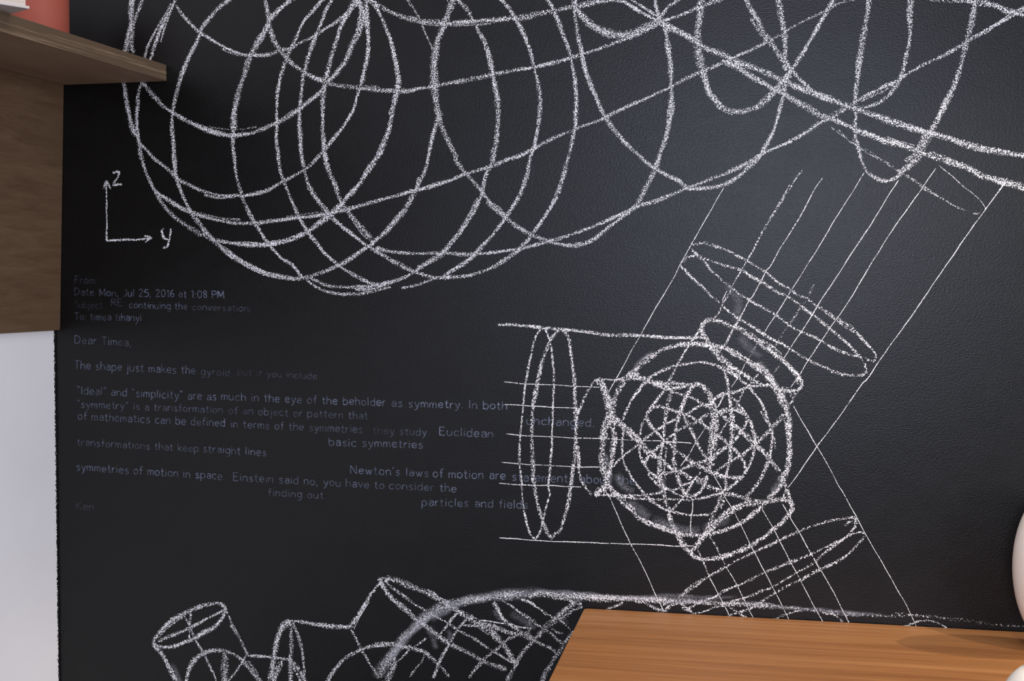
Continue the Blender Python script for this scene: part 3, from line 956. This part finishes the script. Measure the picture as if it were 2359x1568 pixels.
4.5 .52 | O 1970,600 1930,580 1850,600 1750,670 1600,770 1500,860 1350,950 1150,1070 1000,1130 850,1190 700,1230
5 .5 | O 1975,610 1930,660 1860,740 1780,810 1680,870 1550,930 1380,1020 1250,1080 1130,1150 1000,1230 900,1290 800,1320
4 .46 | O 1720,860 1600,900 1450,970 1300,1060
4.5 .52 | O 400,1335 500,1310 600,1270 750,1250
''')
smear(sphere, '''
30 .30 | P 1480,90 1650,150 1800,185 1930,170
26 .22 | P 1950,180 2080,110 2200,60
22 .30 | O 1110,220 1180,150 1220,70
16 .34 | L 90,620 130,760 150,900 130,1060
22 .22 | L 240,900 350,1080 480,1160
20 .22 | L 880,950 880,1100 850,1200
26 .24 | L 380,1290 560,1420 700,1520
26 .16 | M 60,60 240,300 200,620
22 .16 | M 250,800 400,960 560,1100
22 .22 | M 520,1160 640,1290 720,1400
14 .30 | N 1060,60 1150,210 1230,400
12 .3 | K 480,760 640,620 760,550
''')

pipes = drawing('white chalk drawing of wireframe pipes and struts under a smudged arc, bottom of the wall', '''
8 .62 | R 75,1040 100,980 180,880 300,760 420,680 560,600 720,540 860,500 1000,500 1070,550 1060,640 1000,740 900,840 780,900 660,970 520,1030 380,1080 220,1100 110,1080 75,1040
4 .55 | R 130,1000 240,860 380,750 520,660
6 .6 | R 140,1030 330,940 480,880 580,830 720,760 880,680 1050,590
4.5 .6 | R 515,660 590,820 660,1000 720,1100 780,1190 850,1330 960,1568
4 .6 | R 600,610 580,820 570,1000
8 .55 | R 980,500 1060,545 1080,600
5.5 .56 | R 1080,590 1180,790 1270,960 1350,1130 1390,1210
5 .6 | R 1150,790 1230,920
8 .62 | R 80,1060 200,1200 290,1370 380,1540 400,1568
8 .6 | R 530,1568 570,1420 640,1280 770,1190 900,1150 1050,1150 1180,1190 1300,1270 1390,1370 1480,1480 1550,1568
4 .5 | R 620,1340 700,1250
15 .56 | R 1072,1140 1068,1300 1066,1440 1070,1568
5 .6 | R 1310,1300 1220,1440 1120,1560
6 .6 | R 1370,1210 1330,1260 1300,1320
5 .5 | R 1390,1290 1480,1400 1530,1500
5.5 .56 | R 1390,1215 1550,1220 1700,1240 1850,1260 1980,1280
12 .6 | S 410,740 300,830 250,940 220,1060 195,1180 175,1300 160,1420 145,1568
8 .54 | S 420,770 425,950 430,1100 420,1240 420,1400 415,1568
5.5 .58 | S 450,770 510,910 550,1050 580,1180 595,1320 610,1450 595,1560
8 .56 | S 430,1290 500,1350 560,1460 610,1560
5 .56 | S 450,1330 500,1450 550,1568
9 .56 | S 300,1290 250,1390 215,1480 190,1568
8 .6 | S 330,730 410,745 600,755 800,785 1000,810 1240,830
7 .6 | S 1240,830 1350,660 1450,490 1560,330 1670,180
5 .55 | S 1270,800 1400,610 1500,440
2.6 .66 | S 1290,850 1400,640 1510,470
5 .56 | S 1250,860 1340,1010 1400,1130 1480,1270 1600,1470
7.5 .62 | S 940,1568 1010,1440 1100,1320 1250,1200 1400,1130 1550,1090 1700,1070 1850,1060 2000,1095
4 .5 | S 1420,1140 1600,1050 1780,1030
9 .58 | Q 450,220 560,400 700,530 830,640 960,770
6 .58 | Q 420,210 480,200 510,180
5 .56 | Q 510,220 620,320 760,420 900,520 1030,600 1130,660
11 .56 | Q 520,190 640,200 760,250 900,310 1050,370 1180,430 1300,490 1400,560
6 .5 | Q 1000,330 1150,380 1280,460 1380,510
12 .58 | Q 1400,560 1500,620 1620,690 1750,770 1850,850 1980,930 2070,1010 2150,1090 2230,1210 2300,1330 2350,1400
6 .56 | Q 1620,700 1780,760 1900,860
5 .58 | Q 1130,670 1260,740 1380,800 1490,880 1600,940 1750,1020 1900,1120 2020,1200 2150,1280 2270,1350
9 .56 | Q 960,770 1080,840 1180,920 1280,1000 1390,1080 1500,1140 1650,1210 1800,1290 1900,1340 2050,1400 2210,1450
8 .56 | Q 798,1135 950,1170 1060,1200 1150,1280 1250,1370 1330,1450 1400,1560
5.5 .58 | Q 1520,670 1430,770 1370,860 1290,950 1240,1000
6.5 .58 | Q 1640,760 1560,850 1490,960 1430,1070 1370,1180 1300,1300 1240,1420 1190,1568
4.5 .54 | Q 1100,1020 1000,1090 870,1170 780,1260 700,1340
4.5 .58 | Q 1080,1220 1040,1330 950,1440 860,1550
6 .58 | Q 2350,960 2250,1010 2170,1080 2080,1160 1990,1220 1920,1290 1850,1360 1760,1460 1690,1568
13 .52 | Q 650,1250 640,1400 600,1500 560,1590
6 .56 | Q 1590,830 1780,845 1950,850 2100,880 2200,930 2350,970
3 .6 | Q 1840,770 2000,790 2150,815
7.5 .58 | T 900,370 980,500 1050,620 1130,700 1230,770 1330,830
6 .56 | T 1330,830 1430,880 1530,960 1640,1010 1760,1070 1860,1150
4 .56 | T 1040,360 1180,440 1300,520
6 .54 | T 1300,520 1420,600 1530,680 1620,760
5 .68 | T 1320,330 1470,380 1560,460
5 .56 | T 1560,450 1680,530 1800,600 1880,640
2.6 .62 | T 1570,460 1640,510 1700,575
11 .52 | T 2130,380 2000,480 1920,560 1830,640 1740,720 1650,800 1590,890
9 .54 | T 1640,800 1560,900 1500,970 1430,1040 1350,1130 1290,1230 1230,1340 1180,1430 1110,1575
8 .52 | T 2250,430 2080,520 1980,590 1900,640
4 .6 | T 1900,640 1980,700 2080,800
5 .54 | T 1660,790 1780,850 1870,940 1970,1010
5 .5 | T 1790,770 1860,830 1960,850
9 .54 | T 2120,810 2010,940 1940,1060 1860,1170 1800,1280 1720,1400 1630,1575
5 .54 | T 1480,760 1380,840 1250,880 1130,950
3.4 .62 | T 690,645 850,660 1000,690 1150,700 1250,740 1440,770
9 .54 | T 700,700 900,740 1050,800 1180,840 1300,860
12 .54 | T 1280,850 1400,870 1500,930
13 .56 | P 350,790 450,765 560,770 700,785 900,800 1100,805 1300,808 1500,825 1640,835
9 .52 | P 560,790 700,810 760,845 840,860
7 .52 | P 1700,840 1800,840 1950,845 2100,855 2300,850
17 .43 | Q 2300,425 2100,432 1900,462 1700,482 1550,522 1400,562 1250,622 1100,712 950,852 800,982 720,1092 650,1182 560,1322 470,1442 400,1568
12 .42 | Z 1140,1371 1180,1369 1215,1367
10 .40 | Q 1560,540 1750,500 1950,460
9 .46 | O 0,1200 200,1215 400,1222 600,1235 800,1245 1000,1255 1150,1265
5 .34 | O 1150,1262 1300,1275 1450,1295 1600,1312 1800,1330 2000,1345 2200,1355
7 .28 | O 1300,1290 1500,1305 1700,1325 1900,1345 2100,1355
5 .30 | Z 2040,1418 2110,1418 2180,1424 2250,1433 2320,1440 2359,1443
4 .34 | Z 2060,1412 2150,1420 2230,1427
6 .52 | P 1220,845 1150,880 1070,900
6 .52 | P 1330,830 1420,850 1500,890 1600,930
6 .54 | P 1600,920 1660,870 1740,850 1790,880 1850,930
5 .5 | O 280,1270 330,1300 400,1330
5 .54 | O 60,1290 130,1310 180,1260
5 .50 | O 720,1265 800,1320 880,1370
4 .44 | O 700,1350 770,1330 860,1300
5 .48 | O 1120,1385 1230,1340 1330,1310 1430,1290
4.5 .52 | O 1580,1320 1700,1350 1760,1400 1800,1425
3.6 .56 | Z 2076,1443.5 2102,1436 2122,1429.5 2143,1429.5 2163,1436 2189,1450
''')
smear(pipes, '''
30 .46 | Z 1260,1364 1210,1367 1150,1370 1117,1376 1084,1381 1059,1387 1034,1394 1008,1404 984,1418 959,1441 934,1464 921,1480 909,1497 894,1520 879,1540 866,1561
17 .60 | Z 1200,1368 1250,1362 1300,1366 1360,1372 1460,1377 1560,1383 1660,1385
13 .36 | Z 1660,1385 1750,1392 1830,1400 1920,1408 2040,1418
20 .5 | Z 1000,1410 955,1450 925,1485 905,1510 890,1530
12 .28 | Z 1700,1376 1600,1374 1500,1370
24 .26 | Q 1130,850 1170,960 1200,1080 1220,1170
22 .22 | Q 1160,760 1300,700 1420,640
14 .26 | Q 1390,900 1420,980 1400,1040
20 .17 | T 900,480 1000,620 1150,720
22 .15 | T 1150,540 1330,640 1480,740
18 .20 | T 1400,640 1480,740 1540,760
16 .18 | T 1900,640 1980,680 2000,720
14 .30 | R 330,1320 390,1440 450,1568
''')

# ---------------------------------------------------------------- handwriting
GL = {
    'a': (4.6, [[(.5, 5), (2, 6), (3.8, 5.4), (4, 4), (4, 0)], [(4, 3.4), (2, 3.6), (.4, 2.2), (.8, .4), (2.4, 0), (4, 1.4)]]),
    'b': (4.8, [[(0, 9.5), (0, 0)], [(0, 4.5), (1.5, 6), (3.6, 5.4), (4.2, 3), (3.4, .6), (1.6, 0), (0, 1.2)]]),
    'c': (4.5, [[(4, 5), (2.4, 6), (.6, 5), (0, 3), (.6, .8), (2.2, 0), (4, .8)]]),
    'd': (4.8, [[(4, 9.5), (4, 0)], [(4, 4.6), (2.6, 6), (.6, 5.2), (0, 2.8), (.8, .5), (2.4, 0), (4, 1.4)]]),
    'e': (4.6, [[(.2, 3.2), (2, 3.1), (4, 3.3), (3.6, 5.2), (2.2, 6), (.6, 5.2), (0, 3), (.6, .8), (2.2, 0), (4, .9)]]),
    'f': (3.2, [[(3.2, 9), (2.2, 9.5), (1.3, 8.3), (1.2, 4), (1.2, 0)], [(0, 5.8), (2.8, 5.8)]]),
    'g': (4.8, [[(4, 6), (4, 1), (3.9, -2), (2.8, -3.4), (1.2, -3.4), (.2, -2.6)], [(4, 4.6), (2.4, 6), (.6, 5.2), (0, 3), (.8, .6), (2.4, .2), (4, 1.4)]]),
    'h': (4.5, [[(0, 9.5), (0, 0)], [(0, 4), (1.4, 5.8), (3, 5.8), (3.8, 4.4), (3.8, 0)]]),
    'i': (1.4, [[(.4, 6), (.4, 0)], [(.35, 8.5), (.5, 7.9)]]),
    'j': (2, [[(1, 6), (1, -1), (.8, -2.8), (-.8, -3.2)], [(1, 8.5), (1.1, 7.9)]]),
    'k': (4.2, [[(0, 9.5), (0, 0)], [(3.4, 5.8), (0, 2.6)], [(1.2, 3.7), (3.8, 0)]]),
    'l': (1.3, [[(.3, 9.5), (.3, 0)]]),
    'm': (6.4, [[(0, 6), (0, 0)], [(0, 4), (1.2, 5.8), (2.4, 5.6), (2.8, 4), (2.8, 0)], [(2.8, 4), (4, 5.8), (5.2, 5.6), (5.6, 4), (5.6, 0)]]),
    'n': (4.6, [[(0, 6), (0, 0)], [(0, 4), (1.4, 5.8), (3, 5.8), (3.8, 4.4), (3.8, 0)]]),
    'o': (4.7, [[(2, 6), (.5, 5), (0, 3), (.5, 1), (2, 0), (3.6, 1), (4.1, 3), (3.6, 5), (2, 6)]]),
    'p': (4.8, [[(0, 6), (0, -3.5)], [(0, 4.5), (1.5, 6), (3.6, 5.4), (4.2, 3), (3.4, .6), (1.6, 0), (0, 1.2)]]),
    'r': (3, [[(0, 6), (0, 0)], [(0, 3.6), (1.2, 5.6), (2.6, 6)]]),
    's': (4.1, [[(3.4, 5.4), (2, 6), (.5, 5.2), (.8, 3.8), (2.8, 2.6), (3.5, 1.2), (2.4, 0), (.2, .5)]]),
    't': (3.4, [[(1.2, 8.6), (1.2, 4), (1.2, 1), (2, 0), (3, .4)], [(0, 6), (2.8, 6)]]),
    'u': (4.6, [[(0, 6), (0, 1.6), (1.2, 0), (2.8, .3), (3.8, 1.8)], [(3.8, 6), (3.8, 0)]]),
    'v': (4.3, [[(0, 6), (1.9, 0)], [(1.9, 0), (3.8, 6)]]),
    'w': (6, [[(0, 6), (1.4, 0)], [(1.4, 0), (2.7, 5.4)], [(2.7, 5.4), (4, 0)], [(4, 0), (5.4, 6)]]),
    'y': (4.4, [[(0, 6), (2, .4)], [(4, 6), (1.4, -2.4), (0, -3.4)]]),
    'D': (6.2, [[(0, 9.5), (0, 0)], [(0, 9.5), (2.6, 9.2), (5, 7), (5.2, 4), (3.6, 1), (0, 0)]]),
    'E': (5, [[(0, 9.5), (0, 0)], [(0, 9.5), (4.2, 9.5)], [(0, 5), (3.6, 5)], [(0, 0), (4.4, 0)]]),
    'F': (4.6, [[(0, 9.5), (0, 0)], [(0, 9.5), (4.2, 9.5)], [(0, 5), (3.4, 5)]]),
    'I': (1.6, [[(.4, 9.5), (.4, 0)]]),
    'J': (4.4, [[(3.4, 9.5), (3.4, 3), (3, .8), (1.6, 0), (0, .8)]]),
    'K': (5.2, [[(0, 9.5), (0, 0)], [(4.4, 9.5), (0, 4.2)], [(1.3, 5.6), (4.8, 0)]]),
    'M': (7.2, [[(0, 0), (.5, 9.5)], [(.5, 9.5), (3.2, 2)], [(3.2, 2), (6, 9.5)], [(6, 9.5), (6.5, 0)]]),
    'N': (6, [[(0, 0), (0, 9.5)], [(0, 9.5), (5, 0)], [(5, 0), (5, 9.8)]]),
    'P': (5, [[(0, 9.5), (0, 0)], [(0, 9.5), (2.6, 9.4), (4.4, 8), (4.2, 5.6), (2.4, 4.6), (0, 4.6)]]),
    'R': (5.2, [[(0, 9.5), (0, 0)], [(0, 9.5), (2.6, 9.4), (4.4, 8), (4.2, 5.8), (2.4, 4.8), (0, 4.8)], [(1.8, 4.8), (4.6, 0)]]),
    'S': (5, [[(4.2, 8.4), (2.4, 9.6), (.6, 8.6), (.6, 6.4), (2.6, 5), (4.3, 3.4), (4, .8), (2, 0), (.2, .9)]]),
    'T': (5.4, [[(0, 9.5), (5, 9.5)], [(2.5, 9.5), (2.5, 0)]]),
    '0': (5, [[(2.2, 9.5), (.6, 8), (0, 4.8), (.6, 1.4), (2.2, 0), (3.8, 1.4), (4.4, 4.8), (3.8, 8), (2.2, 9.5)]]),
    '1': (2.6, [[(0, 8), (1.6, 9.5)], [(1.6, 9.5), (1.6, 0)]]),
    '2': (5, [[(.2, 7.6), (1.2, 9.2), (3, 9.4), (4, 7.6), (3, 4.6), (0, 0)], [(0, 0), (4.4, 0)]]),
    '5': (4.8, [[(4, 9.5), (.6, 9.5)], [(.6, 9.5), (.4, 5.6)], [(.4, 5.6), (2.4, 6), (4.2, 4.4), (4, 1.4), (2, 0), (0, .8)]]),
    '6': (4.8, [[(3.6, 9.2), (1.4, 7.6), (.2, 4.2), (.6, 1), (2.2, 0), (4, 1.4), (3.8, 4), (2, 5), (.4, 3.4)]]),
    '8': (4.6, [[(2, 5), (.4, 6.6), (.8, 8.8), (2, 9.5), (3.4, 8.6), (3.4, 6.4), (2, 5), (.2, 2.8), (.6, .6), (2, 0), (3.6, .8), (3.8, 3), (2, 5)]]),
    ':': (1.6, [[(.4, 5.4), (.5, 4.8)], [(.4, .8), (.5, .2)]]),
    ';': (1.6, [[(.4, 5.4), (.5, 4.8)], [(.6, .8), (0, -1.4)]]),
    ',': (1.6, [[(.7, .8), (0, -1.6)]]),
    '.': (1.6, [[(.3, .6), (.5, .1)]]),
    "'": (1.4, [[(.4, 9.6), (.3, 7.6)]]),
    '<': (2.8, [[(.2, 9.8), (.6, 7.6)], [(1.6, 9.8), (2, 7.6)]]),
    '>': (2.8, [[(.8, 9.8), (0, 7.4)], [(2.2, 9.8), (1.4, 7.4)]]),
    ' ': (2.6, []),
}
# text, from x, to x, base line there, x-height / 6 in pixels, strength of the chalk (left, right)
LINES = [
    [('From:', 173, 226, 652, 654, 1.75, .16, .12)],
    [('Date:', 172, 222, 680, 681, 1.8, .22, .26), ('Mon, Jul 25, 2016', 229, 402, 681.5, 684, 1.75, .36, .5), ('at 1:08 PM', 411, 517, 684.5, 687, 1.75, .46, .70)],
    [('Subject:', 172, 241, 708, 711, 1.7, .08, .10), ('RE:', 257, 289, 703, 704, 1.6, .18, .2), ('continuing the', 298, 432, 709.5, 713, 1.7, .46, .42), ('conversation;', 443, 579, 713.5, 717, 1.6, .26, .2)],
    [('To: timea tihanyi', 172, 326, 736.5, 739, 1.75, .2, .36)],
    [('Dear Timea,', 173, 303, 790.5, 797, 1.95, .42, .34)],
    [('The shape just makes the', 172, 451, 849, 862, 2.0, .46, .5), ('gyroid,', 463, 537, 863, 866, 1.8, .26, .14), ('but if you include', 548, 731, 864, 873, 1.6, .10, .24)],
    [('<Ideal> and <simplicity> are as', 178, 499, 907.5, 922, 1.95, .42, .5), ('much in the eye of the beholder', 510, 889, 921, 935, 1.95, .46, .56), ('as symmetry. In both', 902, 1169, 936, 943, 1.95, .5, .72)],
    [('<symmetry> is a transformation', 178, 514, 938, 951.5, 1.8, .4, .3), ('of an object or pattern that', 527, 848, 952.5, 965.5, 1.8, .24, .36)],
    [('of mathematics can be defined', 180, 519, 966, 982.5, 1.95, .4, .5), ('in terms of the symmetries', 532, 836, 984, 997, 1.9, .42, .24), ('they study.', 860, 990, 999, 1003, 1.8, .12, .4), ('Euclidean', 1013, 1137, 1002, 1007, 1.95, .52, .5)],
    [('basic symmetries', 758, 975, 1026, 1032, 1.95, .52, .54)],
    [('transformations that keep', 178, 458, 1025.5, 1041, 1.8, .32, .34), ('straight lines', 468, 614, 1041, 1050, 1.9, .4, .5)],
    [('symmetries of motion in space.', 176, 519, 1083, 1105, 1.95, .44, .54), ('Einstein said no, you have to', 538, 886, 1106, 1126, 1.9, .44, .4), ('consider the', 897, 1052, 1126, 1133, 1.9, .38, .44)],
    [("Newton's laws", 808, 988, 1090, 1098, 1.95, .56, .36), ('of motion are', 998, 1165, 1099, 1104, 2.1, .64, .62), ('statements about', 1180, 1408, 1107, 1114, 2.1, .6, .6), ('the', 1422, 1465, 1113, 1116, 2.1, .64, .64)],
    [('unchanged.', 1214, 1371, 977, 982, 1.95, .62, .6)],
    [('finding out', 618, 746, 1141, 1149, 1.8, .24, .3)],
    [('particles and fields', 972, 1217, 1164, 1171, 1.95, .42, .6)],
    [('Ken', 176, 217, 1173, 1175, 1.8, .16, .16)],
]


def write(rib, text, x0, x1, y0, y1, k, g0, g1):
    adv, tot = [], 0.0
    for ch in text:
        adv.append(tot)
        tot += GL[ch][0] + 1.25
    tot -= 1.25
    sx = (x1 - x0) / tot
    for ch, a in zip(text, adv):
        f = a / tot
        by = y0 + (y1 - y0) * f + random.uniform(-.6, .6)
        tone = 0.72 * (g0 + (g1 - g0) * f) * random.uniform(.8, 1.15)
        for st in GL[ch][1]:
            pts = [(x0 + (a + px) * sx + random.uniform(-.3, .3), by - py * k + px * sx * (y1 - y0) / (x1 - x0) + random.uniform(-.3, .3)) for px, py in st]
            rib.add(pts, 2.7, 0.6, tone * random.uniform(.85, 1.1), 2.0, 0.12, taper=False)


SLAB[0] = 0
lt = thing('chalk_letter', 'faded blue chalk handwriting in uneven lines, lower left of the black wall', 'handwriting', tuple(wall(560, 930) + Vector((0, -0.0004, 0))))
for ln in LINES:
    for seg in ln:
        r = Ribbon()
        write(r, *seg)
        r.build('text_line', M_PALE, lt)
